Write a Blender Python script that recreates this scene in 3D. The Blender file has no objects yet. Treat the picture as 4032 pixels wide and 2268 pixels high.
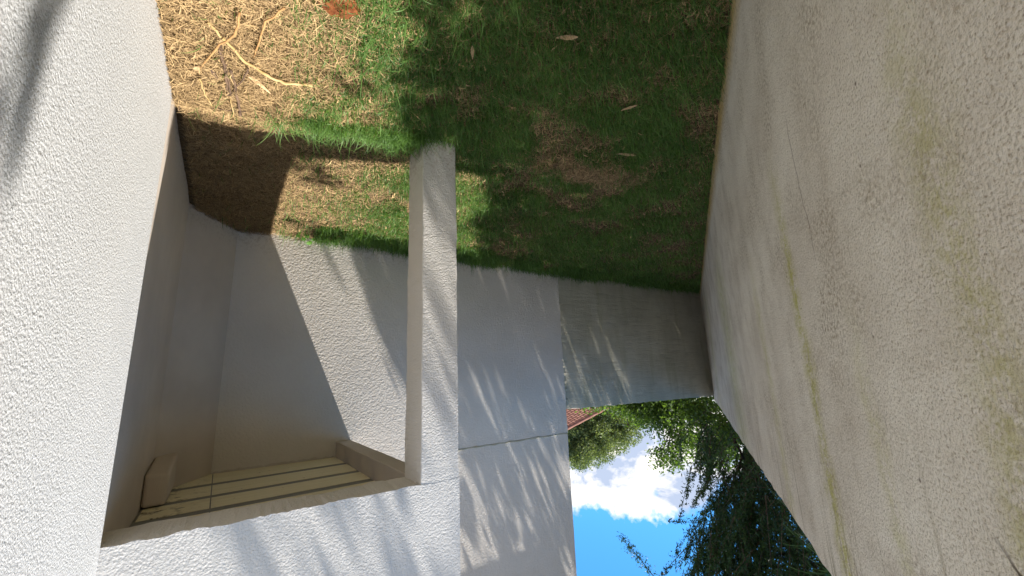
import bpy, math, random
import numpy as np
from mathutils import Vector, Matrix
random.seed(7); rng = np.random.default_rng(11)
sc = bpy.context.scene
col = sc.collection

# ------------------------------------------------------------------ camera
# X runs to the right along the porch front, Y into the porch, Z up; the phone was held upside down
cam = bpy.data.objects.new('camera', bpy.data.cameras.new('camera')); col.objects.link(cam)
cam.data.lens = 14.189; cam.data.sensor_width = 36; cam.data.clip_start = 0.02; cam.data.clip_end = 3000
r = Vector((-0.817843, -0.574111, 0.039118)).normalized()
u = Vector((0.090901, -0.196019, -0.976378)); u = (u - r*u.dot(r)).normalized()
b = r.cross(u)
cam.matrix_world = Matrix(((r.x, u.x, b.x, 0), (r.y, u.y, b.y, 0), (r.z, u.z, b.z, 1.5), (0, 0, 0, 1)))
sc.camera = cam

# ------------------------------------------------------------------ light
SUN = Vector((-0.417, -0.16, 1.0)).normalized()      # towards the sun
SX, SY = -0.417, -0.16
ELEV = math.asin(SUN.z); ROT = math.atan2(SUN.x, SUN.y)
sun = bpy.data.objects.new('sun', bpy.data.lights.new('sun', 'SUN')); col.objects.link(sun)
sun.data.energy = 4.2; sun.data.angle = math.radians(0.53); sun.data.color = (1.0, 0.95, 0.87)
sun.rotation_euler = SUN.to_track_quat('Z', 'Y').to_euler(); sun.location = (0, 0, 12)
sc.view_settings.view_transform = 'Standard'; sc.view_settings.look = 'None'
sc.view_settings.gamma = 1; sc.view_settings.use_curve_mapping = False
sc.view_settings.exposure = 1.2

world = bpy.data.worlds.new('World'); sc.world = world; world.use_nodes = True


class G:                                             # tiny node-graph helper
    def __init__(s, nt): s.nt = nt; nt.nodes.clear()
    def n(s, t, **k):
        nd = s.nt.nodes.new(t)
        for a, v in k.items():
            if a.startswith('i_'):
                key = a[2:]; key = int(key) if key.isdigit() else key.replace('_', ' ')
                if hasattr(v, 'links') or isinstance(v, bpy.types.NodeSocket): s.nt.links.new(v, nd.inputs[key])
                else: nd.inputs[key].default_value = v
            else: setattr(nd, a, v)
        return nd
    def math(s, op, a, b=0.0, c=0.0, clamp=False):
        nd = s.nt.nodes.new('ShaderNodeMath'); nd.operation = op; nd.use_clamp = clamp
        for i, v in enumerate((a, b, c)):
            if isinstance(v, bpy.types.NodeSocket): s.nt.links.new(v, nd.inputs[i])
            else: nd.inputs[i].default_value = v
        return nd.outputs[0]
    def mix(s, f, a, b, mode='MIX'):
        nd = s.nt.nodes.new('ShaderNodeMix'); nd.data_type = 'RGBA'; nd.blend_type = mode
        for i, v in ((0, f), (6, a), (7, b)):
            if isinstance(v, bpy.types.NodeSocket): s.nt.links.new(v, nd.inputs[i])
            else: nd.inputs[i].default_value = (*v, 1) if isinstance(v, tuple) and len(v) == 3 else v
        return nd.outputs[2]
    def noise(s, vec, scale, detail=4, rough=.55, dist=0.0):
        nd = s.n('ShaderNodeTexNoise'); s.nt.links.new(vec, nd.inputs['Vector'])
        nd.inputs['Scale'].default_value = scale; nd.inputs['Detail'].default_value = detail
        nd.inputs['Roughness'].default_value = rough; nd.inputs['Distortion'].default_value = dist
        return nd.outputs[0]
    def ramp(s, f, lo, hi, a=0.0, b=1.0):
        nd = s.n('ShaderNodeMapRange'); s.nt.links.new(f, nd.inputs[0])
        for i, v in ((1, lo), (2, hi), (3, a), (4, b)): nd.inputs[i].default_value = v
        nd.clamp = True
        return nd.outputs[0]
    def scale(s, vec, v):
        nd = s.n('ShaderNodeMapping'); s.nt.links.new(vec, nd.inputs[0]); nd.inputs['Scale'].default_value = v
        return nd.outputs[0]


g = G(world.node_tree)
sky = g.n('ShaderNodeTexSky', sky_type='NISHITA', sun_disc=False, sun_elevation=ELEV, sun_rotation=ROT,
          altitude=200, air_density=1.0, dust_density=0.3, ozone_density=2.0)
tc = g.n('ShaderNodeTexCoord'); dirv = tc.outputs['Generated']
sep = g.n('ShaderNodeSeparateXYZ'); g.nt.links.new(dirv, sep.inputs[0])
elev = sep.outputs[2]
# a bank of cumulus all round the horizon; its tops are broken up by noise of two sizes
big = g.noise(dirv, 2.2, 2, .5); mid = g.noise(dirv, 6.5, 4, .6); fine = g.noise(dirv, 20, 9, .62)
tower = g.n('ShaderNodeVectorMath', operation='DOT_PRODUCT'); g.nt.links.new(dirv, tower.inputs[0])
tower.inputs[1].default_value = Vector((-.742, .662, .29)).normalized()
tw = g.ramp(tower.outputs['Value'], .955, 1.0, 0.0, 1.0)
thr = g.math('ADD', g.math('MULTIPLY', g.math('SUBTRACT', big, .5), .5), .155)
thr = g.math('ADD', thr, g.math('MULTIPLY', tw, .17))
thr = g.math('ADD', thr, g.math('MULTIPLY', g.math('SUBTRACT', mid, .5), .22))
thr = g.math('ADD', thr, g.math('MULTIPLY', g.math('SUBTRACT', fine, .5), .10))
mask = g.ramp(g.math('SUBTRACT', thr, elev), -.004, .02)
# looser clouds added above the view to make the blue skylight whiter
hi = g.noise(g.scale(dirv, (1, 1, 1.7)), 3.1, 8, .6, .4)
hm = g.math('MULTIPLY', g.ramp(hi, .44, .54), g.ramp(elev, .46, .60))
mask = g.math('MAXIMUM', mask, hm)
puff = g.noise(g.scale(dirv, (1, 1, 1.5)), 9, 6, .6, .3)
ccol = g.mix(g.ramp(puff, .44, .58), (.52, .61, .80), (1.32, 1.26, 1.18))
skyc = g.mix(1.0, sky.outputs[0], (0.31, 0.80, 1.10), 'MULTIPLY')
bgs = g.n('ShaderNodeBackground', i_Strength=0.102); g.nt.links.new(skyc, bgs.inputs[0])
cl = g.mix(1.0, ccol, (4.9, 4.9, 4.9), 'MULTIPLY')
bgc = g.n('ShaderNodeBackground', i_Strength=0.102); g.nt.links.new(cl, bgc.inputs[0])
mx = g.n('ShaderNodeMixShader'); g.nt.links.new(mask, mx.inputs[0]); g.nt.links.new(bgs.outputs[0], mx.inputs[1]); g.nt.links.new(bgc.outputs[0], mx.inputs[2])
wo = g.n('ShaderNodeOutputWorld'); g.nt.links.new(mx.outputs[0], wo.inputs[0])
sc.render.engine = 'CYCLES'
sc.cycles.max_bounces = 6; sc.cycles.diffuse_bounces = 4; sc.cycles.transparent_max_bounces = 8


# ------------------------------------------------------------------ materials
def new_mat(name):
    m = bpy.data.materials.new(name); m.use_nodes = True
    return m, G(m.node_tree)


def finish(g, colr, rough=.9, bump=None, bdist=.004, bstr=1.0, trans=0.0, spec=.2):
    p = g.n('ShaderNodeBsdfPrincipled'); p.inputs['Roughness'].default_value = rough
    p.inputs['Specular IOR Level'].default_value = spec
    if isinstance(colr, tuple): p.inputs['Base Color'].default_value = (*colr, 1)
    else: g.nt.links.new(colr, p.inputs['Base Color'])
    if bump is not None:
        bn = g.n('ShaderNodeBump', i_Distance=bdist, i_Strength=bstr); g.nt.links.new(bump, bn.inputs['Height'])
        g.nt.links.new(bn.outputs[0], p.inputs['Normal'])
    out = p.outputs[0]
    if trans:
        t = g.n('ShaderNodeBsdfTranslucent')
        if isinstance(colr, tuple): t.inputs[0].default_value = (*colr, 1)
        else:
            c2 = g.mix(1.0, colr, (1.5, 1.6, .7), 'MULTIPLY'); g.nt.links.new(c2, t.inputs[0])
        ms = g.n('ShaderNodeMixShader', i_0=trans); g.nt.links.new(out, ms.inputs[1]); g.nt.links.new(t.outputs[0], ms.inputs[2]); out = ms.outputs[0]
    o = g.n('ShaderNodeOutputMaterial'); g.nt.links.new(out, o.inputs[0])


def stucco(name, base, tint, sc1=120, dist=.006, strength=1.0, pit_shade=.0, mott=.12, dark=.75):
    m, g = new_mat(name); tc = g.n('ShaderNodeTexCoord'); v = tc.outputs['Object']
    n1 = g.noise(v, sc1, 3, .6, .6); n2 = g.noise(v, sc1*.35, 2, .5)
    vo = g.n('ShaderNodeTexVoronoi', feature='SMOOTH_F1'); g.nt.links.new(v, vo.inputs['Vector']); vo.inputs['Scale'].default_value = sc1*.7
    h = g.math('ADD', g.math('MULTIPLY', n1, .8), g.math('MULTIPLY', vo.outputs[0], -.7)); h = g.math('ADD', h, g.math('MULTIPLY', n2, .6))
    big = g.noise(v, 1.7, 4, .6)
    c = g.mix(g.ramp(big, .35, .68), base, tint)
    c = g.mix(g.ramp(n1, .36, .52, mott, 0.0), c, tuple(x*dark for x in base))
    spz = g.n('ShaderNodeSeparateXYZ'); g.nt.links.new(v, spz.inputs[0])       # rain splash off the soil
    spl = g.math('MULTIPLY', g.ramp(spz.outputs[2], .34, .10), g.ramp(g.noise(v, 48, 4, .65), .50, .62))
    c = g.mix(g.math('MULTIPLY', spl, .55), c, (.30, .22, .14))
    if pit_shade: c = g.mix(g.ramp(g.noise(v, sc1*.9, 2, .5), .33, .43, pit_shade, 0.0), c, tuple(x*.35 for x in base))  # shadow inside the pits, put into the colour as dark spots
    finish(g, c, .93, h, dist, strength)
    return m


M = {}
M['white'] = stucco('white_stucco', (.72, .69, .65), (.66, .635, .60), 165, .0042, .9)
M['white_back'] = stucco('white_stucco_wall', (.72, .67, .61), (.66, .61, .55), 88, .006, .8)
M['white_near'] = stucco('white_stucco_coarse', (.63, .63, .63), (.585, .585, .585), 225, .0029, .9, .62, .2)
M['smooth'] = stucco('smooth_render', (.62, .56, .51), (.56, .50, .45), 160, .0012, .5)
M['shade_wall'] = stucco('porch_render_shaded', (.64, .56, .485), (.54, .465, .40), 160, .0015, .5)  # porch shade and warm bounce light mixed into the base colour


def boundary_mat():
    m, g = new_mat('weathered_roughcast'); tc = g.n('ShaderNodeTexCoord'); v = tc.outputs['Object']
    sp = g.n('ShaderNodeSeparateXYZ'); g.nt.links.new(v, sp.inputs[0]); x, z = sp.outputs[0], sp.outputs[2]
    n1 = g.noise(v, 190, 3, .6, .2); n2 = g.noise(v, 40, 2, .5)
    vo = g.n('ShaderNodeTexVoronoi', feature='SMOOTH_F1'); g.nt.links.new(v, vo.inputs['Vector']); vo.inputs['Scale'].default_value = 170
    h = g.math('ADD', g.math('MULTIPLY', n1, 1.0), g.math('MULTIPLY', vo.outputs[0], -.5)); h = g.math('ADD', h, g.math('MULTIPLY', n2, .8))
    c = g.mix(g.ramp(g.noise(v, 2.3, 5, .6), .35, .68), (.69, .62, .52), (.86, .80, .69))
    c = g.mix(g.ramp(g.noise(v, 9, 5, .65), .5, .72, 0, .40), c, (.60, .52, .43))
    c = g.mix(g.ramp(n1, .32, .48, .75, 0.0), c, (.30, .23, .15))
    wob = g.math('MULTIPLY', g.math('SUBTRACT', g.noise(v, 5, 4, .6), .5), .16)
    xs = g.math('ADD', x, wob)
    def streak(x0, w, z0, z1, s, colr, c):                 # a run of algae where water comes down the wall
        d = g.math('ABSOLUTE', g.math('SUBTRACT', xs, x0))
        f = g.ramp(d, w, 0.0); f = g.math('MULTIPLY', f, g.ramp(z, z0, z0+.35))
        if z1: f = g.math('MULTIPLY', f, g.ramp(z, z1+.3, z1))
        f = g.math('MULTIPLY', f, g.ramp(g.math('ADD', g.math('MULTIPLY', g.noise(v, 22, 3, .6), .6), g.math('MULTIPLY', g.noise(v, 120, 2, .6), .4)), .41, .56))
        return g.mix(g.math('MULTIPLY', f, s), c, colr)
    ol = (.49, .46, .15)
    c = streak(-.12, .085, .75, 0, 1.0, ol, c); c = streak(-.97, .085, .85, 0, .8, (.50, .46, .22), c)
    c = streak(2.45, .65, .4, 0, .95, (.56, .54, .28), c); c = streak(.62, .10, .9, 0, .5, ol, c)
    c = streak(5.2, .5, .2, 0, .6, (.54, .52, .28), c); c = streak(-.55, .06, 1.3, 0, .45, ol, c)
    # drips from the top edge
    dr = g.noise(g.scale(v, (34, 1, 1.2)), 1, 3, .6)
    f = g.math('MULTIPLY', g.ramp(dr, .56, .66), g.ramp(z, 1.55, 2.15))
    c = g.mix(g.math('MULTIPLY', f, .75), c, (.24, .19, .10))
    # damp foot: ochre band, pale salts above it
    foot = g.math('ADD', z, g.math('MULTIPLY', g.math('SUBTRACT', g.noise(v, 6, 3), .5), .10))
    c = g.mix(g.ramp(foot, .24, .38, .3, 0.0), c, (.84, .79, .71))
    band = g.math('MULTIPLY', g.ramp(foot, .06, .18, .95, 0.0), g.ramp(g.noise(v, 4, 5, .65), .30, .50, .55, 1.0))
    c = g.mix(band, c, (.58, .42, .15))
    splash = g.math('MULTIPLY', g.ramp(z, .22, .02), g.ramp(g.noise(v, 55, 3, .6), .50, .60))
    c = g.mix(g.math('MULTIPLY', splash, .7), c, (.20, .14, .08))
    # small dark specks
    vo2 = g.n('ShaderNodeTexVoronoi'); g.nt.links.new(v, vo2.inputs['Vector']); vo2.inputs['Scale'].default_value = 11
    c = g.mix(g.ramp(vo2.outputs[0], .02, .05, .85, 0.0), c, (.12, .08, .05))
    dirt = g.math('MULTIPLY', g.ramp(g.noise(v, 3.1, 3, .6), .46, .62), g.ramp(g.noise(v, 95, 3, .65), .47, .60))
    c = g.mix(g.math('MULTIPLY', dirt, .8), c, (.34, .27, .18))
    ck = g.math('ADD', g.math('ADD', z, g.math('MULTIPLY', x, .75)), g.math('MULTIPLY', g.noise(v, 16, 4, .6), .05))
    ck = g.math('ABSOLUTE', g.math('SUBTRACT', ck, 1.095))
    c = g.mix(g.math('MULTIPLY', g.ramp(ck, .006, .002), g.math('MULTIPLY', g.ramp(x, -.86, -.92), g.ramp(g.noise(v, 35, 3), .35, .5))), c, (.08, .055, .035))
    crack = g.math('ABSOLUTE', g.math('SUBTRACT', g.math('ADD', x, g.math('MULTIPLY', g.noise(g.scale(v, (0, 0, 3)), 1, 4), .12)), -.33))
    f = g.math('MULTIPLY', g.ramp(crack, .005, .0), g.math('MULTIPLY', g.ramp(z, .78, .84), g.ramp(z, 1.25, 1.2)))
    c = g.mix(g.math('MULTIPLY', f, .7), c, (.22, .15, .10))
    finish(g, c, .95, h, .005, .9)
    return m


M['boundary'] = boundary_mat()


def garden_mat():
    m, g = new_mat('grey_render'); tc = g.n('ShaderNodeTexCoord'); v = tc.outputs['Object']
    n1 = g.noise(v, 60, 4, .6, .5); n2 = g.noise(g.scale(v, (3, 3, 22)), 1, 4, .6)
    c = g.mix(g.ramp(g.noise(v, 2.2, 5, .6), .35, .65), (.47, .44, .345), (.59, .555, .45))
    c = g.mix(g.ramp(g.noise(g.scale(v, (7, 7, 1.0)), 1, 4, .6), .52, .7, 0, .6), c, (.40, .38, .25))
    c = g.mix(g.ramp(n2, .3, .42, .3, 0), c, (.22, .21, .18))
    finish(g, c, .95, g.math('ADD', n1, g.math('MULTIPLY', n2, 1.2)), .008, .9)
    return m


M['garden'] = garden_mat()


def board_mat():
    m, g = new_mat('cream_boards'); tc = g.n('ShaderNodeTexCoord'); v = tc.outputs['Object']
    sp = g.n('ShaderNodeSeparateXYZ'); g.nt.links.new(v, sp.inputs[0])
    c = g.mix(g.ramp(g.noise(g.scale(v, (2, 18, 1)), 2, 4), .35, .7), (.86, .80, .60), (.78, .71, .51))
    mould = g.math('MULTIPLY', g.ramp(g.noise(v, 13, 5, .7), .53, .64), g.ramp(sp.outputs[0], -.05, .26))
    c = g.mix(mould, c, (.10, .08, .055))
    spot = g.ramp(g.noise(v, 26, 3, .6), .70, .74); c = g.mix(spot, c, (.34, .27, .18))
    finish(g, c, .7, g.noise(g.scale(v, (40, 6, 6)), 1, 3), .002, .6)
    return m


M['board'] = board_mat()
m, g = new_mat('grey_batten'); finish(g, (.26, .26, .25), .85); M['gap'] = m


def leafy(name, a, b, trans=.35, rough=.5, attr='tint', spec=.3):
    m, g = new_mat(name); at = g.n('ShaderNodeAttribute', attribute_name=attr)
    c = g.mix(at.outputs['Fac'], a, b)
    finish(g, c, rough, trans=trans, spec=spec)
    return m


M['grass'] = leafy('grass_blades', (.024, .078, .016), (.19, .33, .088), .35, .45)
M['straw'] = leafy('straw_litter', (.10, .060, .028), (.60, .42, .215), .12, .75)
M['leaf_round'] = leafy('fine_foliage', (.05, .085, .022), (.30, .35, .15), .3)
M['leaf_broad'] = leafy('broad_foliage', (.025, .050, .012), (.16, .25, .055), .45)
M['leaf_dark'] = leafy('dark_foliage', (.010, .028, .011), (.075, .14, .045), .25)
M['leaf_blade'] = leafy('blade_foliage', (.02, .06, .03), (.10, .20, .10), .3)
M['leaf_clover'] = leafy('clover_foliage', (.10, .26, .04), (.20, .42, .08), .45)


def noisy(name, a, b, scale=8, rough=.85, bdist=.003, stretch=(1, 1, 1)):
    m, g = new_mat(name); tc = g.n('ShaderNodeTexCoord'); v = g.scale(tc.outputs['Object'], stretch)
    n = g.noise(v, scale, 5, .6)
    finish(g, g.mix(g.ramp(n, .33, .67), a, b), rough, n, bdist, 1.0)
    return m


M['bark'] = noisy('bark', (.07, .05, .035), (.16, .12, .09), 14)
M['soil'] = noisy('lawn_soil', (.05, .034, .018), (.17, .115, .06), 45, .95, .012)
M['cane'] = noisy('dry_cane', (.32, .17, .07), (.50, .30, .13), 30)
M['bamboo'] = noisy('pale_dry_stalk', (.36, .24, .09), (.56, .41, .21), 22)
M['twig'] = noisy('dark_twig', (.06, .038, .026), (.20, .13, .085), 40)
M['dry_leaf'] = noisy('dry_leaf', (.42, .27, .14), (.62, .44, .26), 30)
M['clay'] = noisy('red_clay', (.11, .035, .013), (.25, .085, .03), 30, .95, .01)
M['tile'] = noisy('clay_tile', (.22, .10, .07), (.33, .165, .12), 5)
M['cream_wall'] = noisy('cream_wall', (.6, .55, .45), (.66, .6, .5), 3)


# ------------------------------------------------------------------ object helpers
def tag(o, label=None, cat=None, group=None, kind=None):
    if label: o['label'] = label
    if cat: o['category'] = cat
    if group: o['group'] = group
    if kind: o['kind'] = kind
    return o


def empty(name, loc, label, cat, group=None):
    o = bpy.data.objects.new(name, None); col.objects.link(o); o.location = loc; o.empty_display_size = .1
    return tag(o, label, cat, group)


def link(name, me, mat, parent=None, loc=None, bevel=0.0, smooth=False):
    if mat is not None: me.materials.append(mat)
    o = bpy.data.objects.new(name, me); col.objects.link(o)
    if parent is not None: o.parent = parent; o.location = -Vector(parent.location)
    if loc is not None: o.location = loc
    if smooth: me.polygons.foreach_set('use_smooth', [True]*len(me.polygons))
    if bevel:
        md = o.modifiers.new('bevel', 'BEVEL'); md.width = bevel; md.segments = 3; md.limit_method = 'ANGLE'; md.angle_limit = math.radians(50)
    return o


def mesh(name, V, F):
    me = bpy.data.meshes.new(name); me.from_pydata([tuple(v) for v in V], [], F); me.update(); return me


def boxm(x0, x1, y0, y1, z0, z1):
    V = [(x, y, z) for z in (z0, z1) for y in (y0, y1) for x in (x0, x1)]
    return mesh('m', V, [(0, 2, 3, 1), (4, 5, 7, 6), (0, 1, 5, 4), (2, 6, 7, 3), (0, 4, 6, 2), (1, 3, 7, 5)])


def slab(poly, z0, z1):
    n = len(poly); V = [(x, y, z0) for x, y in poly]+[(x, y, z1) for x, y in poly]
    F = [tuple(range(n))[::-1], tuple(range(n, 2*n))]+[(i, (i+1) % n, n+(i+1) % n, n+i) for i in range(n)]
    return mesh('m', V, F)


def prism_run(section, a, b, n, jit, jit2=None):
    jit2 = jit if jit2 is None else jit2
    """a section of (side, up) points carried from a to b in n steps; hand-worked edges wander by jit"""
    a, b = Vector(a), Vector(b); d = (b-a).normalized()
    if abs(d.z) > .9: s, t = Vector((1, 0, 0)), Vector((0, 1, 0))
    else: s = d.cross(Vector((0, 0, 1))).normalized(); t = Vector((0, 0, 1))
    V = []; k = len(section); off = [[0, 0] for _ in section]
    for i in range(n+1):
        for j, (p, q) in enumerate(section):
            if 0 < i < n or True:
                off[j][0] = off[j][0]*.72+random.gauss(0, jit); off[j][1] = off[j][1]*.72+random.gauss(0, jit2)
            V.append(a.lerp(b, i/n)+s*(p+off[j][0])+t*(q+off[j][1]))
    F = [(i*k+j, i*k+(j+1) % k, (i+1)*k+(j+1) % k, (i+1)*k+j) for i in range(n) for j in range(k)]
    F += [tuple(range(k))[::-1], tuple(range(n*k, n*k+k))]
    return mesh('m', V, F)


def tube_arrays(P, R, k=6):
    V = []; P = [Vector(p) for p in P]
    for i, p in enumerate(P):
        d = (P[min(i+1, len(P)-1)]-P[max(i-1, 0)]).normalized()
        s = d.cross(Vector((0.13, .27, 1))).normalized(); t = d.cross(s)
        for j in range(k):
            an = 2*math.pi*j/k; V.append(p+(s*math.cos(an)+t*math.sin(an))*R[i])
    n = len(P)
    F = [(i*k+j, i*k+(j+1) % k, (i+1)*k+(j+1) % k, (i+1)*k+j) for i in range(n-1) for j in range(k)]
    F += [tuple(range(k))[::-1], tuple(range((n-1)*k, n*k))]
    return V, F


def tubes(name, lst, k=6):
    V, F = [], []
    for P, R in lst:
        v, f = tube_arrays(P, R, k); o = len(V); V += v; F += [tuple(i+o for i in q) for q in f]
    me = mesh(name, V, F); me.polygons.foreach_set('use_smooth', [True]*len(me.polygons)); return me


def bulk(name, verts, quads, tint_per_face):
    """verts (N,3), quads (M,4) or tris (M,3) arrays, one tint value per face"""
    me = bpy.data.meshes.new(name); k = quads.shape[1]
    me.vertices.add(len(verts)); me.vertices.foreach_set('co', verts.astype(np.float32).ravel())
    me.loops.add(quads.size); me.loops.foreach_set('vertex_index', quads.astype(np.int32).ravel())
    me.polygons.add(len(quads)); me.polygons.foreach_set('loop_start', np.arange(0, quads.size, k, dtype=np.int32))
    me.update(calc_edges=True)
    a = me.attributes.new('tint', 'FLOAT', 'FACE'); a.data.foreach_set('value', tint_per_face.astype(np.float32))
    return me


# ------------------------------------------------------------------ terrain
NA = np.array([-1.6, .582]); ND = np.array([-.853, .5216]); NN = np.array([.5216, .853])   # foot of the boundary wall, its run, its side


def vnoise(x, y, f, seed):
    x = x*f+seed*17.3; y = y*f+seed*9.1
    xi = np.floor(x); yi = np.floor(y); fx = x-xi; fy = y-yi
    fx = fx*fx*(3-2*fx); fy = fy*fy*(3-2*fy)
    def h(a, b):
        s = np.sin(a*127.1+b*311.7+seed*74.7)*43758.5453; return s-np.floor(s)
    return (h(xi, yi)*(1-fx)+h(xi+1, yi)*fx)*(1-fy)+(h(xi, yi+1)*(1-fx)+h(xi+1, yi+1)*fx)*fy


def sstep(a, b, x): t = np.clip((x-a)/(b-a), 0, 1); return t*t*(3-2*t)


def ground(X, Y):
    U = -np.asarray(X, float); W = np.asarray(Y, float)
    t = np.clip((.92-U)/1.22, 0, 1); hf = .005+.235*t**.8
    edge = 2.17+.05*(vnoise(U, W*0, 5, 3)-.5)
    inn = sstep(1.0, .8, U)
    hb = .10*np.clip((W-2.1)/2.1, 0, 1)**.8*(1-.75*np.clip((U-3.8)/3.8, 0, 1))+.05*inn*(1-np.clip((W-2.3)/1.6, 0, 1))
    hb = hb + .05*np.clip((-U+.15)/.45, 0, 1)*inn
    bl = sstep(-.05, .06, W-edge)
    z = hf*(1-bl)+hb*bl
    z = z-.03*np.clip((U-2.5)/3, 0, 1)*(1-bl)
    d = np.hypot(U, W); amp = np.exp(-(d/14)**2)
    z = z+amp*(.018*(vnoise(U, W, 9, 1)-.5)+.012*(vnoise(U, W, 27, 2)-.5)+.03*(vnoise(U, W, 2.3, 4)-.5))
    return z*np.where(d > 12, np.exp(-(d-12)/6), 1.0)


xs = np.concatenate([-np.geomspace(700, 8.2, 26), np.arange(-8, .7, .03), np.geomspace(.9, 700, 24)])
ys = np.concatenate([-np.geomspace(700, .6, 24), np.arange(-.4, 4.5, .03), np.geomspace(4.7, 700, 28)])
XX, YY = np.meshgrid(xs, ys); ZZ = ground(XX, YY)
nx, ny = len(xs), len(ys); idx = np.arange(nx*ny).reshape(ny, nx)
Q = np.stack([idx[:-1, :-1], idx[:-1, 1:], idx[1:, 1:], idx[1:, :-1]], -1).reshape(-1, 4)
me = bulk('ground', np.stack([XX, YY, ZZ], -1).reshape(-1, 3), Q, np.zeros(len(Q)))
me.polygons.foreach_set('use_smooth', [True]*len(me.polygons))
tag(link('ground', me, M['soil']), kind='structure')

# ------------------------------------------------------------------ the house
HT = 4.7
house = empty('house', (.6, 3.2, 0), 'white stucco house corner with an open porch, one square pillar and a boarded ceiling', 'house')
# long near wall, its end standing a little proud of the porch
link('side_wall', slab([(.29, -4), (.55, -4), (.55, 2.12), (.29, 2.12)], -.3, HT), M['white_near'], house, bevel=.018)
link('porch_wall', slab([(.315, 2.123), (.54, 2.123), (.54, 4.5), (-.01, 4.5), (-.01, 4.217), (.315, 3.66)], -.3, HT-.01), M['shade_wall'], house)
# back wall: lower lift, rough joint, upper lift
def liftwall(z0, z1, y, jit, xa=-1.9, xb=-3.81):
    nz = 40; V = []; F = []
    rnd = random.Random(int(z0*10)+5); e = 0
    for i in range(nz+1):
        z = z0+(z1-z0)*i/nz; e = e*.6+rnd.gauss(0, jit)
        V += [(xa, y, z), (xb+e, y, z), (xb+e, y+.22, z), (xa, y+.22, z)]
    for i in range(nz):
        for j in range(4): F.append((i*4+j, i*4+(j+1) % 4, i*4+4+(j+1) % 4, i*4+4+j))
    F += [(3, 2, 1, 0), (nz*4, nz*4+1, nz*4+2, nz*4+3)]
    return mesh('m', V, F)
link('back_wall', liftwall(-.3, HT, 4.2, 0, .022, -1.9001), M['white_back'], house)
link('back_wall', liftwall(-.3, 2.262, 4.2, .0035), M['white_back'], house)
link('back_wall', liftwall(2.277, HT, 4.2, .001), M['white_back'], house)
J = []
for i in range(32):
    x = -3.80+i*.06; J.append((x, 4.203+random.gauss(0, .003), 2.2695+random.gauss(0, .003)))
link('joint', tubes('joint', [(J, [.009+random.random()*.004 for _ in J])]), M['garden'], house)
link('gable_wall', slab([(-3.80, 4.43), (-3.58, 4.43), (-3.58, 11), (-3.80, 11)], -.3, HT-.01), M['white'], house)
# pillar and the walled beam it carries
hw = [(-.11, -.115), (.11, -.115), (.11, .115), (-.11, .115)]
link('pillar', prism_run(hw, (-.999, 2.235, -.25), (-.999, 2.235, 2.075), 62, .0012, .0003), M['white'], house, bevel=.005)
bs = [(-.1165, 0), (.1165, 0), (.1165, HT-2.031), (-.1165, HT-2.031)]
link('beam', prism_run(bs, (.335, 2.235, 2.031), (-1.111, 2.235, 2.031), 70, .00035, .0022), M['white'], house)
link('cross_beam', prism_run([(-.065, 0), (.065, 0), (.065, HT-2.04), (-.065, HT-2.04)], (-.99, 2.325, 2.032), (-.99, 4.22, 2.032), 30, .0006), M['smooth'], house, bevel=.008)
link('roof', slab([(.54, -4.3), (.54, 11), (-3.95, 11), (-3.95, 4.0), (-1.2, 4.0), (-1.2, 2.0), (.2, 2.0), (.2, -4.3)], HT+.002, HT+.2), M['cream_wall'], house)
# pipe casing under the ceiling in the corner, with a sloping underside
V = [(.312, 3.28, 1.97), (.20, 3.30, 1.99), (.20, 3.86, 1.93), (.312, 3.86, 1.91), (.312, 3.28, 2.159), (.20, 3.30, 2.159), (.20, 3.86, 2.159), (.312, 3.86, 2.159)]
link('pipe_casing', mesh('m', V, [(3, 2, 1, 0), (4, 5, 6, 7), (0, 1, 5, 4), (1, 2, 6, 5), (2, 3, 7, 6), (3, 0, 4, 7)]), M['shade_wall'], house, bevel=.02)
# ceiling: grey backing with four rows of wide cream boards
link('ceiling', boxm(-.925, .313, 2.352, 4.198, 2.1695, 2.25), M['gap'], house)
rows = [(3.80, 4.192), (3.40, 3.715), (3.05, 3.32), (2.66, 2.955), (2.36, 2.57)]
for i, (a, c) in enumerate(rows):
    for x0, x1 in ((-.922, -.016), (-.010, .300)):
        sk = .035*(i == 0)
        V = [(x0, a+(.06 if x0 < -.5 else .05)*0+.05*(-x0), 2.165), (x1, a+.05*(-x1), 2.165), (x1, min(c+.05*(-x1), 4.192), 2.165), (x0, min(c+.05*(-x0), 4.192), 2.165)]
        V += [(x, y, 2.169) for x, y, _ in V]
        link('ceiling_board', mesh('m', V, [(3, 2, 1, 0), (4, 5, 6, 7), (0, 1, 5, 4), (1, 2, 6, 5), (2, 3, 7, 6), (3, 0, 4, 7)]), M['board'], house, bevel=.0008)
# ragged mortar where ceiling and wall meet
MT = [((-.9+i*.03, 4.192, 2.160+random.gauss(0, .004))) for i in range(40)]
link('mortar_line', tubes('mortar', [(MT, [.006+random.random()*.007 for _ in MT])]), M['smooth'], house)

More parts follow.
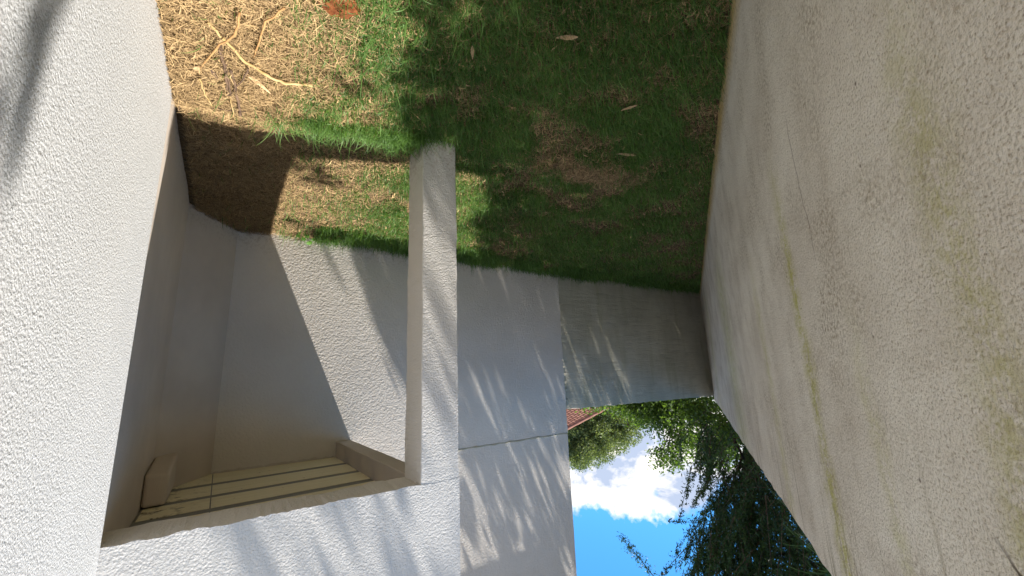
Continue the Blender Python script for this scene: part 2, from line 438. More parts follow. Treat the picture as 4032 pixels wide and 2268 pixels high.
# ------------------------------------------------------------------ garden wall and boundary wall
gw = empty('garden_wall', (-5.6, 4.35, 0), 'low grey rendered garden wall between the white house and the tall beige wall', 'wall')
V, F = [], []; n = 50
for i in range(n+1):
    x = -3.86-(7.62-3.86)*i/n; zt = 1.975+.04*i/n+random.gauss(0, .004)
    V += [(x, 4.245, -.4), (x, 4.40, -.4), (x, 4.40, zt), (x, 4.245, zt)]
for i in range(n):
    for j in range(4): F.append((i*4+j, i*4+4+j, i*4+4+(j+1) % 4, i*4+(j+1) % 4))
F += [(0, 1, 2, 3), (n*4+3, n*4+2, n*4+1, n*4)]
link('wall', mesh('m', V, F), M['garden'], gw, bevel=.008)
gq = prism_run([(-.035, -.03), (.035, -.03), (.035, .03), (-.035, .03)], (-3.84, 4.265, -.2), (-3.84, 4.265, 1.96), 60, .006)
link('mortar_bead', gq, M['garden'], gw, bevel=.008)

TH = math.atan2(ND[1], ND[0])
bw = empty('boundary_wall', (NA[0], NA[1], 0), 'tall beige roughcast wall with yellow green algae streaks', 'wall'); bw.rotation_euler.z = TH
V, F = [], []; n = 220; s0, s1 = -3.2, 7.06; e = 0
for i in range(n+1):
    s = s0+(s1-s0)*i/n; e = e*.7+random.gauss(0, .004); zt = 2.18-.10*max(0, min(1, s/7))+e
    V += [(s, 0, -.5), (s, .16, -.5), (s, .16, zt), (s, 0, zt+random.gauss(0, .002))]
for i in range(n):
    for j in range(4): F.append((i*4+j, i*4+(j+1) % 4, i*4+4+(j+1) % 4, i*4+4+j))
F += [(3, 2, 1, 0), (n*4, n*4+1, n*4+2, n*4+3)]
w = link('wall', mesh('m', V, F), M['boundary'], bw, loc=(0, 0, 0), bevel=.012)


# ------------------------------------------------------------------ lawn
def yard(n, x0=-7.6, x1=.28, y0=.0, y1=4.2):
    X = rng.uniform(x0, x1, n); Y = rng.uniform(y0, y1, n)
    dn = (X-NA[0])*NN[0]+(Y-NA[1])*NN[1]
    ok = (dn > .005) & ~((X > -1.115) & (X < -.885) & (Y > 2.115) & (Y < 2.355)) & ~((X > .0) & (Y > 3.66+(.315-X)*1.71))
    return X[ok], Y[ok], dn[ok]


def grass_density(X, Y, dn):
    U, W = -X, Y
    d = np.where(W < 2.17, .03+.95*sstep(.0, .36, U)+.25*sstep(.4, .9, U),
                 .02+.10*sstep(.2, .35, U)+.30*sstep(.45, .85, U)+.55*sstep(.85, 1.05, U))
    d += np.where((W > 2.03) & (W < 2.19) & (U > .1) & (U < .95), .45, 0)
    d += np.where((W > 3.8) & (U > .62), .9, 0)*1.0 + np.where((W > 3.6) & (U > 1.2), .6, 0)
    pile = (((U-2.15)/.42)**2+((W-1.93)/.22)**2) < 1+2.2*(vnoise(U, W, 6, 5)-.55)
    d = np.where(pile, d*.25, d)
    cl = vnoise(U, W, 3.1, 8)*.5+vnoise(U, W, 8.3, 9)*.5
    d *= sstep(.18, .72, cl)*1.25+.12
    d *= 1-.55*sstep(.35, .08, dn)*(U < 4)
    return np.clip(d, 0, 1.6)


def blades(X, Y, L, Wd, lean, tint, lift=0.0, seg=3):
    n = len(X); az = rng.uniform(0, 2*np.pi, n); Z = ground(X, Y)-.004+lift
    dx, dy = np.cos(az), np.sin(az); px, py = -dy, dx
    tw = rng.uniform(-.5, .5, n); out = []
    ts = np.linspace(0, 1, seg+1)
    for t in ts:
        hor = L*np.sin(lean*t)/np.maximum(lean, .2)*lean*.0+L*(1-np.cos(lean*t))/np.maximum(lean, .15)
        ver = L*np.sin(lean*t)/np.maximum(lean, .15)
        w = Wd*(1-t**1.6)*.5+Wd*.04
        cx = X+dx*hor; cy = Y+dy*hor; cz = Z+ver
        out.append(np.stack([cx-px*w, cy-py*w, cz-tw*w], -1)); out.append(np.stack([cx+px*w, cy+py*w, cz+tw*w], -1))
    Vv = np.stack(out, 1).reshape(-1, 3); k = 2*(seg+1)
    base = (np.arange(n)*k)[:, None]; q = np.array([[2*i, 2*i+1, 2*i+3, 2*i+2] for i in range(seg)])
    Fq = (base[:, :, None]+q[None]).reshape(-1, 4)
    return Vv, Fq, np.repeat(tint, seg)


def keep_near(X, Y, dn, k, dens=None):
    d2 = X**2+Y**2+1.0; p = np.clip(k/d2, 0, 1)
    if dens is not None: p = p*dens
    m = rng.random(len(X)) < p
    return X[m], Y[m]


parts = []
X, Y, dn = yard(720000); X, Y = keep_near(X, Y, dn, 6.5, grass_density(X, Y, dn)*.88)
n = len(X); dist = np.hypot(X, Y)
L = rng.gamma(4, .0105, n)+.012; L = np.where((Y > 2.03) & (Y < 2.19) & (X > -.95), L*1.5+.02, L); L = np.where((Y > 3.8), L*1.35+.015, L)
tint = np.clip(rng.beta(2, 2.2, n)*.7+.35*vnoise(-X, Y, 4, 12), 0, 1)
parts.append(blades(X, Y, L, rng.uniform(.0016, .0036, n)*(1+dist*.22), rng.uniform(.3, 2.1, n), tint))
# long arching blades
X, Y, dn = yard(14000); dd = grass_density(X, Y, dn); m_ = rng.random(len(X)) < np.clip(dd*.35, 0, .6); X, Y = X[m_], Y[m_]; n = len(X)
parts.append(blades(X, Y, rng.uniform(.07, .16, n), rng.uniform(.0022, .0045, n)*(1+np.hypot(X, Y)*.15), rng.uniform(1.0, 2.6, n), rng.uniform(.3, 1, n), seg=5))
# fringe that hangs over the little step in front of the porch
n = 650; X = -rng.uniform(.08, .92, n); Y = 2.15+rng.normal(0, .025, n)
parts.append(blades(X, Y, rng.uniform(.07, .20, n), rng.uniform(.002, .004, n), rng.uniform(1.2, 2.9, n), rng.uniform(.35, 1, n), seg=6))
# wisps against the walls
n = 500; X = -rng.uniform(.62, 6.8, n); Y = 4.17-rng.uniform(0, .06, n)
parts.append(blades(X, Y, rng.uniform(.06, .17, n), rng.uniform(.003, .006, n), rng.uniform(.3, 1.9, n), rng.uniform(.0, .6, n), seg=4))
n = 260; s = rng.uniform(0, 6.5, n); X = NA[0]+ND[0]*s+NN[0]*.03; Y = NA[1]+ND[1]*s+NN[1]*.03
parts.append(blades(X, Y, rng.uniform(.03, .13, n), rng.uniform(.002, .004, n), rng.uniform(.3, 1.6, n), rng.uniform(.0, .7, n), seg=4))


def join(parts):
    o = 0; VV, FF, TT = [], [], []
    for v, f, t in parts: VV.append(v); FF.append(f+o); TT.append(t); o += len(v)
    return np.concatenate(VV), np.concatenate(FF), np.concatenate(TT)


tag(link('grass', bulk('grass', *join(parts)), M['grass']), 'thin green lawn grass growing through dry straw', 'grass', kind='stuff')


def litter(X, Y, L, Wd, tint, curl, zmax):
    n = len(X); az = rng.uniform(0, 2*np.pi, n); Z = ground(X, Y)+rng.uniform(.001, 1, n)**1.5*zmax; tilt = rng.normal(0, .22, n)
    out = []
    for t in (-.5, 0, .5):
        a = az+curl*t; cx = X+np.cos(a)*L*t; cy = Y+np.sin(a)*L*t; cz = Z+L*t*tilt+np.where(t == 0, L*.10, 0)
        w = Wd*(.5 if t == 0 else .22)
        out.append(np.stack([cx+np.sin(a)*w, cy-np.cos(a)*w, cz], -1)); out.append(np.stack([cx-np.sin(a)*w, cy+np.cos(a)*w, cz], -1))
    Vv = np.stack(out, 1).reshape(-1, 3)
    base = (np.arange(n)*6)[:, None]; q = np.array([[0, 1, 3, 2], [2, 3, 5, 4]])
    return Vv, (base[:, :, None]+q[None]).reshape(-1, 4), np.repeat(tint, 2)


parts = []
X, Y, dn = yard(300000); X, Y = keep_near(X, Y, dn, 4.2); n = len(X)
parts.append(litter(X, Y, rng.gamma(4, .009, n)+.008, rng.uniform(.0014, .0034, n)*(1+np.hypot(X, Y)*.22), np.clip(rng.beta(2, 2, n)*.9+.25*(vnoise(-X, Y, 5, 21)-.3), 0, 1), rng.normal(0, 1.0, n), .012))
# thick mat of clippings by the near wall, in the porch, and one brown heap further off
X, Y, dn = yard(130000, -.75, .28, .9, 4.2); m_ = rng.random(len(X)) < sstep(.38, .0, -X)*.97+.03; X, Y = X[m_], Y[m_]; n = len(X)
parts.append(litter(X, Y, rng.gamma(4, .009, n)+.012, rng.uniform(.0014, .0036, n), rng.beta(1.2, 1.3, n), rng.normal(0, .8, n), .034))
n = 5200; X = -2.15+rng.normal(0, .24, n)+.05*np.sin(np.arange(n)); Y = 1.93-(X+2.15)*.25*-1+rng.normal(0, .075, n)
parts.append(litter(X, Y, rng.gamma(4, .013, n)+.02, rng.uniform(.003, .006, n), rng.beta(1.6, 2, n), rng.normal(0, .7, n), .03))
# flakes of bark and leaf
X, Y, dn = yard(5200); n = len(X)
parts.append(litter(X, Y, rng.uniform(.02, .055, n), rng.uniform(.005, .011, n), rng.beta(3, 2, n), rng.normal(0, .3, n), .028))
tag(link('straw', bulk('straw', *join(parts)), M['straw']), 'dry straw clippings and leaf flakes matted over the ground', 'straw', kind='stuff')


# ------------------------------------------------------------------ twigs, stalks and leaves on the ground
def gz(x, y): return float(ground(np.array([x]), np.array([y]))[0])


def stick(name, mat, pts, r0, r1, label, cat, lift=.03, hs=None, k=7, kinks=2):
    P = []
    for i, (uu, ww) in enumerate(pts):
        P.append(Vector((-uu, ww, gz(-uu, ww)+(hs[i] if hs else lift))))
    Q = []
    for i in range(len(P)-1):
        for j in range(4): Q.append(P[i].lerp(P[i+1], j/4)+Vector([random.gauss(0, r0*.35) for _ in range(3)]))
    Q.append(P[-1]); n = len(Q)
    R = [.74*(r0+(r1-r0)*i/(n-1))*(1+.25*(i % 4 == 0)) for i in range(n)]
    base = P[0].copy()
    me = tubes(name, [([q-base for q in Q], R)], k)
    return tag(link(name, me, mat, loc=base), label, cat, {'twig': 'dead twigs lying on the straw', 'cane': 'bent canes lying on the straw', 'stalk': 'pale dry stalks on the straw'}.get(cat))


stick('dry_cane', M['cane'], [(-.061, 1.445), (-.071, 1.544), (-.129, 1.665), (-.182, 1.822)], .0052, .004, 'bent orange brown cane lying across the straw, nearest the rough white wall', 'cane', hs=[.06, .07, .06, .03])
stick('dry_cane', M['cane'], [(.062, 1.369), (.014, 1.463), (-.003, 1.624), (-.013, 1.704)], .005, .003, 'bent orange brown cane lying on the straw beside the green grass', 'cane', hs=[.05, .05, .04, .02])
st = stick('straw_stalk', M['bamboo'], [(-.183, 1.868), (-.168, 1.986), (-.144, 2.086)], .004, .003, 'short pale dry stem with a papery leaf at its tip, near the white wall', 'stalk', hs=[.045, .04, .03])
stick('dead_twig', M['twig'], [(-.144, 2.09), (-.091, 2.089), (-.02, 2.074)], .004, .003, 'thin dark twig lying level along the edge of the straw bank', 'twig', hs=[.03, .035, .03])
stick('flat_stalk', M['bamboo'], [(-.150, 1.56), (-.113, 1.621), (-.036, 1.724), (.042, 1.778), (.109, 1.791), (.214, 1.784)], .006, .0095, 'long pale yellow dry stalk lying on the straw, thickest of the stalks', 'stalk', hs=[.03, .03, .035, .04, .04, .03])
stick('dead_twig', M['twig'], [(-.129, 1.665), (-.104, 1.762), (-.097, 1.86), (-.092, 1.971)], .0065, .005, 'thick dark twig running from under the bent cane, left one of the dark pair', 'twig', hs=[.035, .04, .04, .03])
stick('dead_twig', M['twig'], [(-.118, 1.67), (-.098, 1.80), (-.080, 1.95)], .0055, .005, 'dark twig close beside the thick dark twig on the straw', 'twig', hs=[.03, .03, .035])
stick('dead_twig', M['twig'], [(-.085, 1.794), (-.053, 1.959), (-.042, 2.096), (-.028, 2.18)], .006, .0085, 'long brown twig ending at the grassy edge of the straw bank', 'twig', hs=[.03, .035, .04, .03])
stick('dead_twig', M['twig'], [(-.026, 1.745), (-.039, 1.817), (-.086, 1.973)], .005, .004, 'dark twig slanting down from the pale yellow stalk', 'twig', hs=[.055, .05, .03])
stick('straw_stalk', M['bamboo'], [(-.082, 1.978), (-.067, 2.04), (-.064, 2.09), (-.076, 2.132)], .0025, .002, 'thin pale curled stem hooked round the end of the dark twigs', 'stalk', hs=[.045, .06, .06, .04])
stick('straw_stalk', M['cane'], [(-.292, 2.22), (-.247, 2.21), (-.203, 2.19)], .004, .003, 'short orange stem jutting out against the corner of the white wall', 'stalk', hs=[.05, .03, .03])
stick('dead_twig', M['twig'], [(-.235, 2.20), (-.262, 2.25), (-.285, 2.27)], .003, .003, 'dark forked twig poking up against the foot of the white wall corner', 'twig', hs=[.02, .0, .09])
stick('straw_stalk', M['bamboo'], [(1.314, .767), (1.37, .822)], .0035, .003, 'straight pale stick on the shaded lawn nearest the beige wall', 'stick', hs=[.03, .03])


def flat_leaf(name, mat, uu, ww, ang, L, Wd, label, cat, cup=.25, h=.03):
    V, F = [], []; n = 6
    for i in range(n+1):
        t = i/n; w = Wd*math.sin(math.pi*min(.97, max(.03, t))**.8)*.5; z = cup*L*(t-.5)**2
        for s in (-1, 0, 1): V.append(((t-.5)*L, s*w, z+abs(s)*w*.5))
    for i in range(n):
        for j in (0, 1): F.append((i*3+j, i*3+3+j, i*3+4+j, i*3+1+j))
    o = link(name, mesh(name, V, F), mat, loc=(-uu, ww, gz(-uu, ww)+h)); o.rotation_euler = (random.uniform(-.2, .2), random.uniform(-.15, .15), ang)
    md = o.modifiers.new('thick', 'SOLIDIFY'); md.thickness = .0012
    return tag(o, label, cat, 'dead leaves scattered on the ground')


flat_leaf('dry_leaf', M['dry_leaf'], -.229, 2.2, 1.5, .085, .018, 'narrow tan dead leaf hanging over the shadow edge near the white wall', 'leaf')
flat_leaf('dry_leaf', M['dry_leaf'], -.13, 2.19, .1, .13, .034, 'broad brown leaf sheath at the edge of the straw bank', 'leaf')
flat_leaf('dry_leaf', M['dry_leaf'], .014, 1.845, 2.4, .14, .02, 'long narrow leaf sheath slanting from under the pale yellow stalk', 'leaf')
flat_leaf('dry_leaf', M['dry_leaf'], -.195, 1.83, 1.2, .05, .02, 'small pale forked dead leaf on the tip of the short dry stem', 'leaf')
flat_leaf('dry_leaf', M['twig'], -.135, 1.83, 1.9, .06, .018, 'small grey dead leaf beside the dark twigs', 'leaf')
flat_leaf('dry_leaf', M['dry_leaf'], 2.14, 1.58, .3, .16, .03, 'tan strip of dead leaf in front of the brown heap on the shaded lawn', 'leaf')
flat_leaf('dry_leaf', M['dry_leaf'], 1.11, 1.06, .6, .10, .03, 'crumpled tan leaf on the shaded lawn in front of the pillar', 'leaf')
flat_leaf('dry_leaf', M['dry_leaf'], 1.75, 1.24, 1.0, .09, .024, 'tan dead leaf on the lawn close to the foot of the beige wall', 'leaf')
flat_leaf('dry_leaf', M['dry_leaf'], .78, 1.32, 2.1, .08, .016, 'slim dead leaf on the lawn at the edge of the sunlit patch', 'leaf')

# clod of red clay
n1, n2 = 18, 12; V, F = [], []
for j in range(n2+1):
    for i in range(n1):
        a = 2*math.pi*i/n1; p = math.pi*.5*j/n2
        q = 1+.30*(float(vnoise(np.array(math.cos(a)*3+5), np.array(math.sin(a)*3+j*.3), 1.3, 3))-.5)+random.gauss(0, .035)
        V.append((math.cos(a)*math.cos(p)*.075*q, math.sin(a)*math.cos(p)*.06*q, math.sin(p)*.055*q-.006))
for j in range(n2):
    for i in range(n1): F.append((j*n1+i, j*n1+(i+1) % n1, (j+1)*n1+(i+1) % n1, (j+1)*n1+i))
o = link('clay_clod', mesh('clod', V, F), M['clay'], loc=(-.218, 1.30, gz(-.218, 1.30)+.002))
tag(o, 'crumbled lump of orange red clay lying in the grass', 'clod')


def clover(x, y, label):
    z = gz(x, y); root = empty('clover_plant', (x, y, z), label, 'plant')
    ends = [(-.055, -.03, .05), (.03, -.05, .065), (.075, -.02, .03), (-.015, -.055, .10), (.0, -.03, .02), (-.03, -.05, .085)]
    for ex, ey, ez in ends:
        link('stem', tubes('stem', [([(x, y, z-.01), (x+ex*.4, y+ey*.5, z+ez*.7), (x+ex, y+ey, z+ez)], [.0013, .0012, .001])], 5), M['leaf_clover'], root)
        V, F = [], []; k = 10; rr = random.uniform(.017, .025)
        ax = Vector((random.uniform(-.4, .4), -.75, .65)).normalized(); s = ax.cross(Vector((0, 0, 1))).normalized(); t = s.cross(ax); c = Vector((x+ex, y+ey, z+ez))
        V.append(c-t*rr*.15)
        for i in range(k):
            a = 2*math.pi*i/k+math.pi/2; q = rr*(1-.28*max(0, math.cos(a-math.pi/2))**6); V.append(c+s*math.cos(a)*q+t*math.sin(a)*q+ax*.003*math.cos(2*a))
        F = [(0, 1+i, 1+(i+1) % k) for i in range(k)]
        me = mesh('leaf', V, F); at = me.attributes.new('tint', 'FLOAT', 'FACE'); at.data.foreach_set('value', [random.random()]*len(F))
        link('leaf', me, M['leaf_clover'], root)


clover(-.545, 4.13, 'small round-leaved green weed at the foot of the sunlit porch wall')


# ------------------------------------------------------------------ trees
def leaf_cloud(C, N, size, aspect, up=.0, tint=None, droop=0.0):
    """C (n,3) centres -> one diamond leaf each, random orientation"""
    n = len(C); d = rng.normal(0, 1, (n, 3)); d[:, 2] += up; d /= np.linalg.norm(d, axis=1)[:, None]
    e = np.cross(d, rng.normal(0, 1, (n, 3))); e /= np.linalg.norm(e, axis=1)[:, None]
    s = size*rng.uniform(.6, 1.3, n)[:, None]
    a = C-d*s*.5; b_ = C+e*s*aspect*.5; c = C+d*s*.5; f = C-e*s*aspect*.5
    V = np.stack([a, b_, c, f], 1).reshape(-1, 3); F = np.arange(4*n).reshape(-1, 4)
    return V, F, tint if tint is not None else rng.random(n)


def clumps(blobs, n_cl, per, spread, shell=.55):
    """blobs: (x,y,z,rx,ry,rz). returns leaf centres and tints in clumps spread over the blobs"""
    B = np.array(blobs, float); vol = B[:, 3]*B[:, 4]*B[:, 5]; w = vol**.8; w /= w.sum()
    k = rng.choice(len(B), n_cl, p=w); d = rng.normal(0, 1, (n_cl, 3)); d /= np.linalg.norm(d, axis=1)[:, None]
    rr = (shell+(1-shell)*rng.random(n_cl))[:, None]*rng.uniform(.85, 1.1, (n_cl, 1))
    C = B[k, :3]+d*B[k, 3:6]*rr
    P = np.repeat(C, per, 0)+rng.normal(0, spread, (n_cl*per, 3)); T = np.repeat(rng.random(n_cl), per)*.6+rng.random(n_cl*per)*.4
    return P, T


def tree(name, label, base, blobs, mat, n_cl, per, spread, size, aspect, trunk_r, group=None, cat='tree', shell=.5, extra=None, up=0.0):
    root = empty(name, base, label, cat, group)
    bx_, by_, bz_ = base
    B = sorted(blobs, key=lambda q: q[2]); L = []
    top = Vector((np.mean([q[0] for q in B]), np.mean([q[1] for q in B]), np.mean([q[2] for q in B])))
    b0 = Vector(base)-Vector((0, 0, .2))
    tr = [b0.lerp(top, t)+Vector((random.gauss(0, .05), random.gauss(0, .05), 0)) for t in (0, .25, .5, .75, 1)]
    L.append((tr, [trunk_r*(1-.6*t) for t in (0, .25, .5, .75, 1)]))
    link('trunk', tubes('trunk', L, 9), M['bark'], root)
    Lb = []
    for q in B:
        st_ = b0.lerp(top, random.uniform(.45, .9)); en = Vector(q[:3]); md_ = st_.lerp(en, .5)+Vector((0, 0, random.uniform(-.1, .25)))
        Lb.append(([st_, md_, en], [trunk_r*.4, trunk_r*.28, trunk_r*.1]))
        for _ in range(6 if len(B) < 20 else 0):
            d = Vector([random.gauss(0, 1) for _ in range(3)]).normalized(); e2 = en+Vector((d.x*q[3], d.y*q[4], d.z*q[5]))*.85
            Lb.append(([md_.lerp(en, random.random()), en.lerp(e2, .5)+Vector((0, 0, .05)), e2], [trunk_r*.14, trunk_r*.09, trunk_r*.03]))
    link('branches', tubes('branches', Lb, 5), M['bark'], root)['kind'] = 'stuff'
    P, T = clumps(blobs, n_cl, per, spread, shell)
    if extra is not None: P = np.concatenate([P, extra[0]]); T = np.concatenate([T, extra[1]])
    link('crown', bulk('crown', *leaf_cloud(P, len(P), size, aspect, up, T)), mat, root)
    return root


def at(dx, dy, dz, dist): return (dx*dist, dy*dist, 1.5+dz*dist)


def ell(p, r): return (*p, *r) if isinstance(r, tuple) else (*p, r, r, r)


# rounded dense tree behind the roof
c = at(-.70, .70, .11, 22)
bl = [ell((c[0], c[1], 3.4), (2.4, 2.4, 2.6)), ell((c[0]-.9, c[1]-.9, 3.3), (1.9, 1.9, 1.8)), ell((c[0]+1.6, c[1]+1.5, 3.8), (2.3, 2.3, 2.2)), ell((c[0]+.6, c[1]+.4, 4.5), (1.8, 1.8, 1.5))]
rb = []
for q in bl:
    for _ in range(46):
        d = Vector([random.gauss(0, 1) for _ in range(3)]).normalized(); w_ = random.uniform(.28, .55)
        rb.append((q[0]+d.x*q[3]*.88, q[1]+d.y*q[4]*.88, q[2]+d.z*q[5]*.88, w_, w_, w_*.8))
bl = [(q[0], q[1], q[2], q[3]*.85, q[4]*.85, q[5]*.85) for q in bl]+rb
tree('round_tree', 'dense rounded yellow green tree beside the red tiled roof beyond the garden wall', (c[0], c[1], 0), bl, M['leaf_round'], 15000, 12, .07, .085, .6, .25, shell=.8)
# looser broadleaf tree with sky showing through, beyond the corner of the walls
c = at(-.835, .549, .12, 11.5)
bl = [ell(at(-.825, .565, .085, 11.5), (.9, .9, .55)), ell(at(-.80, .60, .10, 11.8), (.8, .8, .5)), ell(at(-.855, .52, .10, 11), (.9, .8, .6)), ell(at(-.835, .549, .155, 11.5), (.7, .7, .45)),
      ell(at(-.815, .58, .19, 11.6), (.55, .55, .32)), ell(at(-.87, .49, .16, 10.6), (.7, .6, .6)), ell(at(-.89, .455, .13, 10.2), (.7, .6, .6)), ell(at(-.78, .625, .075, 12), (.7, .7, .4))]
tree('broadleaf_tree', 'bright green broadleaf tree with sky showing through it, over the corner of the two walls', (c[0], c[1], 0), bl, M['leaf_broad'], 1350, 13, .075, .085, .5, .08, shell=.25)


# dark plumed tree that leans in over the boundary wall: sprays of leaves along rising branchlets
def plumes(origins, n, length, per, dirbase, mixd=.6):
    Pn, Tn = [], []; lines = []
    for _ in range(n):
        o = np.array(random.choice(origins)); o = o[:3]+rng.normal(0, 1, 3)*o[3]
        d = np.array(dirbase)+rng.normal(0, mixd, 3); d /= np.linalg.norm(d); Ls = length*rng.uniform(.5, 1.2)
        t = rng.random(per)**.8; curve = np.array([0, 0, .25])
        p = o+d*Ls*t[:, None]+curve*(t[:, None]**2)*Ls*.5; side = rng.normal(0, 1, (per, 3))*(Ls*.085*(1.0-.8*t[:, None]))
        Pn.append(p+side); Tn.append(np.full(per, rng.random())*.6+rng.random(per)*.4)
        lines.append(([Vector(o), Vector(o+d*Ls*.5+curve*.12*Ls), Vector(o+d*Ls+curve*.5*Ls)], [.006, .004, .002]))
    return np.concatenate(Pn), np.concatenate(Tn), lines


org = [(*at(-.885, .465, .17, 8), .30), (*at(-.885, .465, .26, 8), .34), (*at(-.90, .435, .25, 7.6), .4), (*at(-.862, .508, .33, 8.2), .28), (*at(-.90, .43, .36, 7.4), .5),
       (*at(-.93, .37, .30, 7), .5), (*at(-.862, .508, .43, 8), .34), (*at(-.94, .34, .40, 6.6), .6), (*at(-.93, .37, .18, 7), .4), (*at(-.88, .47, .52, 8), .8), (*at(-.96, .28, .5, 7), .9)]
Pp, Tp, lines = plumes(org, 720, .75, 120, (.2, .25, .9), .34)
pt = empty('plumed_tree', (-7.6, 3.3, 0), 'tall dark green tree with feathery rising sprays leaning over the beige wall', 'tree')
tr = [Vector((-7.6, 3.3, -.3)), Vector((-7.5, 3.4, 2)), Vector((-7.2, 3.8, 4)), Vector((-6.9, 4.0, 6))]
link('trunk', tubes('trunk', [(tr, [.2, .16, .11, .05])], 9), M['bark'], pt)
lb = [([tr[1].lerp(tr[3], random.random()*.6), Vector(o[:3])-Vector((0, 0, .2)), Vector(o[:3])], [.026, .016, .01]) for o in org]
link('branches', tubes('branches', lb+lines, 4), M['bark'], pt)['kind'] = 'stuff'
link('crown', bulk('crown', *leaf_cloud(Pp, len(Pp), .062, .28, .8, Tp)), M['leaf_dark'], pt)
# its single loose sprig standing clear against the sky
sp = [(*at(-.755, .656, .335, 8.6), .02)]
q0 = np.array(at(-.782, .622, .425, 8.6)); q1 = np.array(at(-.742, .670, .352, 8.6)); t = rng.random(420)[:, None]
Ps = q0+(q1-q0)*t+np.array([0, 0, -.10])*(t-t*t)+rng.normal(0, 1, (420, 3))*(.045+.02*np.sin(t*25)); Ts = rng.random(420)
lb = [([Vector(at(-.82, .57, .46, 8.4)), Vector(q0), Vector(q0).lerp(Vector(q1), .5)-Vector((0, 0, .03)), Vector(q1)], [.012, .009, .006, .003])]
l2 = []
link('sprig', tubes('sprig', lb+l2, 4), M['bark'], pt)
link('sprig_leaves', bulk('sprig', *leaf_cloud(Ps, len(Ps), .055, .28, 0, Ts)), M['leaf_dark'], pt)

# strap-leaved plant just beyond the boundary wall
sp_ = empty('strap_leaf_plant', (-3.05, .85, 0), 'dark strap-leaved plant with long narrow leaves rising just over the beige wall', 'plant')
V, F, T = [], [], []
heads = [(Vector(at(-.94, .335, .36, 3.3)), 20), (Vector(at(-.935, .35, .31, 3.5)), 16), (Vector(at(-.955, .29, .42, 3.2)), 22)]
st_l = []
for h, k in heads:
    st_l.append(([Vector((-3.05, .85, 0)), Vector((-3.05, .9, 1.3)).lerp(h, .4), h], [.02, .016, .008]))
    for i in range(k):
        d = Vector((random.gauss(.25, .8), random.gauss(.35, .6), random.gauss(.2, .5))).normalized(); Ln = random.uniform(.22, .40); sd = d.cross(Vector((0, 0, 1))).normalized(); o0 = len(V)
        for j in range(6):
            t = j/5; p = h+d*Ln*t+Vector((0, 0, -.45*Ln*t*t)); w = .009*math.sin(math.pi*min(.98, .12+t*.88))+.0008
            V += [p-sd*w, p+sd*w]
        for j in range(5): F.append((o0+2*j, o0+2*j+1, o0+2*j+3, o0+2*j+2)); T.append(random.random())
me = mesh('leaves', V, F); a_ = me.attributes.new('tint', 'FLOAT', 'FACE'); a_.data.foreach_set('value', T)
link('stems', tubes('stems', st_l, 6), M['bark'], sp_); link('leaves', me, M['leaf_blade'], sp_)

# small crown of a further tree, seen at the very top beside the house
c = at(-.672, .741, .47, 14)
tree('slender_tree', 'slender tree whose crown just shows beside the top of the white wall', (c[0]+2.2, c[1]+.4, 0), [ell(at(-.675, .738, .50, 14), (.55, .55, .55)), ell(at(-.66, .75, .58, 14), (.8, .8, .9))], M['leaf_dark'], 160, 14, .12, .12, .4, .12, shell=.4)
# undergrowth behind the garden wall
bl = [ell(at(-.76, .65, .055, 12.5), (1.0, 1.0, .5)), ell(at(-.72, .69, .05, 14), (1.0, 1.0, .55)), ell(at(-.80, .60, .05, 12), (1.0, 1.0, .5)), ell(at(-.85, .53, .05, 10.5), (.9, .9, .5))]
tree('hedge_shrub', 'dark leafy shrub filling the gap behind the low grey wall', (bl[0][0], bl[0][1], 0), bl, M['leaf_broad'], 700, 12, .12, .10, .55, .05, cat='shrub', shell=.4)

# big tree beyond the boundary wall whose canopy, out of view, is shaped from the shade wanted in the yard
NC = 0; CP, CT = [], []
n = 30000; U0 = rng.uniform(-1.0, 8.2, n); W0 = rng.uniform(.2, 5.2, n)
wob = .22*(vnoise(U0, W0, 2.6, 31)-.5)+.10*(vnoise(U0, W0, 8, 32)-.5)
p = np.zeros(n)
edge = .50+.24*np.clip((W0-1.3)/.8, 0, 1)+wob*1.3
p = np.where((W0 < 2.42) & (U0 > edge), np.where(U0 < edge+.25, .6, .96), p)
p = np.where((W0 >= 2.42) & (W0 < 3.85) & (U0 > 1.52+.5*(W0-2.45)+wob), .96, p)
p = np.where((W0 >= 3.85) & (W0 < 4.42) & (U0 > .86+wob*.5), 1.0, p)
p = np.where((W0 >= 4.42) & (U0 > .95), .72*(vnoise(U0*2.2, W0, 5, 33) > .36), p)
p = np.where((W0 > 2.40) & (W0 < 2.85) & (U0 < .5), .16*(vnoise(U0*1.5, W0, 8, 41) > .45), p)
p = np.where((W0 > 4.0) & (U0 > 5.7), 1.0, p)
# openings that let the few sun flecks through
for (a, b2, ra, rb) in [(1.40, 2.47, .16, .12), (1.78, 3.22, .20, .08), (5.0, 4.38, .06, .14), (5.18, 4.42, .04, .14), (5.45, 4.40, .03, .12), (2.76, 4.28, .03, .05), (1.77, 4.48, .06, .10)]:
    p = np.where(((U0-a)/ra)**2+((W0-b2)/rb)**2 < 1, 0, p)
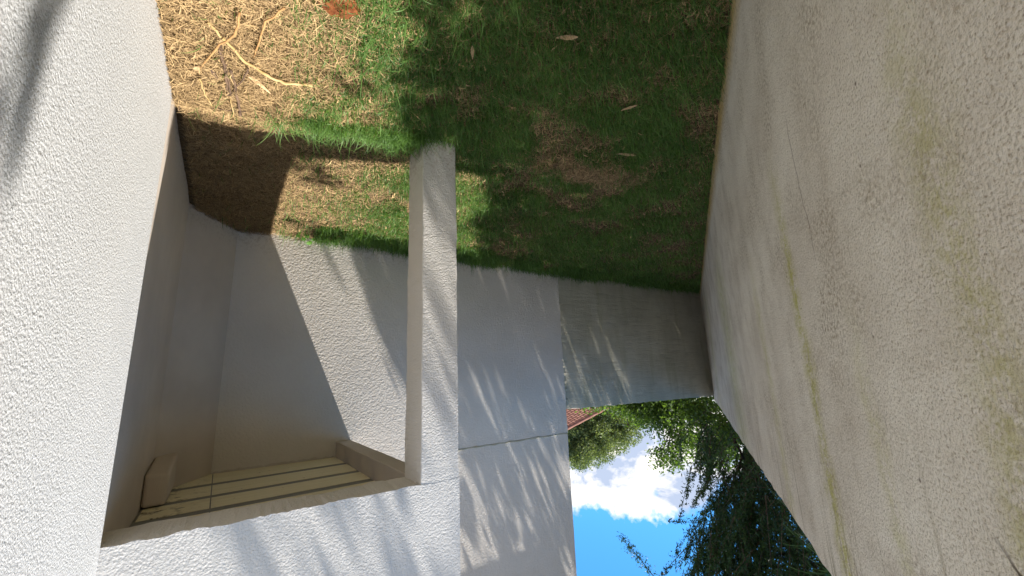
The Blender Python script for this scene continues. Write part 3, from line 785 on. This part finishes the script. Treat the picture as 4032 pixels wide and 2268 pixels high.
# a few stray sprays that dapple the sunlit side
for (a, b2, ra, rb, q) in [(-.69, 1.04, .035, .06, .4), (.47, 4.225, .03, .05, .8), (.62, 4.235, .02, .05, .5), (.66, 4.0, .14, .12, .7), (.38, 3.85, .12, .05, .3), (.45, 2.95, .14, .08, .25), (.36, 1.75, .12, .08, .2), (.55, 2.35, .04, .08, .4), (-.6, 2.52, .05, .04, .5), (-.2, 2.55, .10, .03, .5), (.0, 2.60, .2, .03, .5), (.33, 2.36, .04, .04, .6)]:
    p = np.where(((U0-a)/ra)**2+((W0-b2)/rb)**2 < 1, q, p)
m_ = rng.random(n) < p; U0, W0 = U0[m_], W0[m_]; k = len(U0); zz = rng.uniform(5.2, 8.2, k)
CU = np.stack([-(U0-SX*zz), W0+SY*zz, zz], -1)
per = 5
P = np.repeat(CU, per, 0)+rng.normal(0, .035, (k*per, 3))*np.array([1, 1, 3]); T = np.repeat(rng.random(k), per)*.6+rng.random(k*per)*.4
big_t = empty('shade_tree', (-8.5, -2.0, 0), 'large spreading tree beyond the beige wall whose unseen canopy is shaped to shade the lawn', 'tree')
tr = [Vector((-8.5, -2.0, -.3)), Vector((-8.3, -1.8, 2.5)), Vector((-7.4, -1.1, 4.6)), Vector((-5.6, .6, 6.2))]
link('trunk', tubes('trunk', [(tr, [.32, .25, .18, .09])], 10), M['bark'], big_t)
Lb = []
for i in range(26):
    e_ = Vector(CU[random.randrange(k)]); s_ = tr[2].lerp(tr[3], random.random()); Lb.append(([s_, s_.lerp(e_, .5)+Vector((0, 0, .3)), e_], [.05, .03, .008]))
link('branches', tubes('branches', Lb, 5), M['bark'], big_t)['kind'] = 'stuff'
link('crown', bulk('crown', *leaf_cloud(P, len(P), .105, .5, 0, T)), M['leaf_broad'], big_t)

# ------------------------------------------------------------------ neighbour's house, its roof just above the garden wall
nh = empty('neighbour_house', (-8.6, 11.6, 0), 'neighbouring house with a red clay tile roof showing above the low grey wall', 'house')
D = 15.0
A = Vector(at(-.7396, .673, .0755, D)); Rg = Vector(at(-.6769, .7361, .118, D+1.3))          # eave corner and a point up the hip
hip = (Rg-A).normalized(); ev = Vector((.80, .60, 0)).normalized()                            # the eave runs off to the right
E0 = A-hip*1.2; up_ = 3.4
rows_ = 26; tv, tf = [], []
# courses of half-round tiles: each course starts on the hip and runs right
for i in range(rows_):
    s = E0+hip*(i*.17); s2 = E0+hip*((i+1)*.17+.03)
    nt = 46
    for j in range(nt):
        o0 = len(tv); a0 = s+ev*(.16*j); b0_ = s2+ev*(.16*j); lift = Vector((0, 0, .025))
        for q in range(5):
            an = math.pi*q/4; off = ev*(.08-.075*math.cos(an))+Vector((0, 0, .05*math.sin(an)))
            tv.append(a0+off+lift); tv.append(b0_+off)
        for q in range(4): tf.append((o0+2*q, o0+2*q+1, o0+2*q+3, o0+2*q+2))
me = mesh('tiles', tv, tf); o = link('roof_tiles', me, M['tile'], nh); o['kind'] = 'stuff'
link('hip_ridge', tubes('ridge', [([E0+hip*(i*.3)+Vector((0, 0, .05)) for i in range(16)], [.075+.012*(i % 2) for i in range(16)])], 8), M['tile'], nh)
q0, q1, q2, q3 = E0, E0+ev*7.5, E0+ev*7.5+hip*4.5, E0+hip*4.5
pl = [v-Vector((0, 0, .05)) for v in (q0, q1, q2, q3)]+[v-Vector((0, 0, .15)) for v in (q0, q1, q2, q3)]
link('roof_deck', mesh('deck', pl, [(0, 1, 2, 3), (7, 6, 5, 4), (0, 4, 5, 1), (1, 5, 6, 2), (2, 6, 7, 3), (3, 7, 4, 0)]), M['tile'], nh)
wA = E0+ev*.5+Vector((hip.x, hip.y, 0))*.6; wB = wA+ev*6.4; nrm = Vector((-ev.y, ev.x, 0))
if nrm.dot(Vector((0, 1, 0))) < 0: nrm = -nrm
link('wall', slab([(wA.x, wA.y), (wB.x, wB.y), (wB.x+nrm.x*4, wB.y+nrm.y*4), (wA.x+nrm.x*4, wA.y+nrm.y*4)], -.2, E0.z+.05), M['cream_wall'], nh)
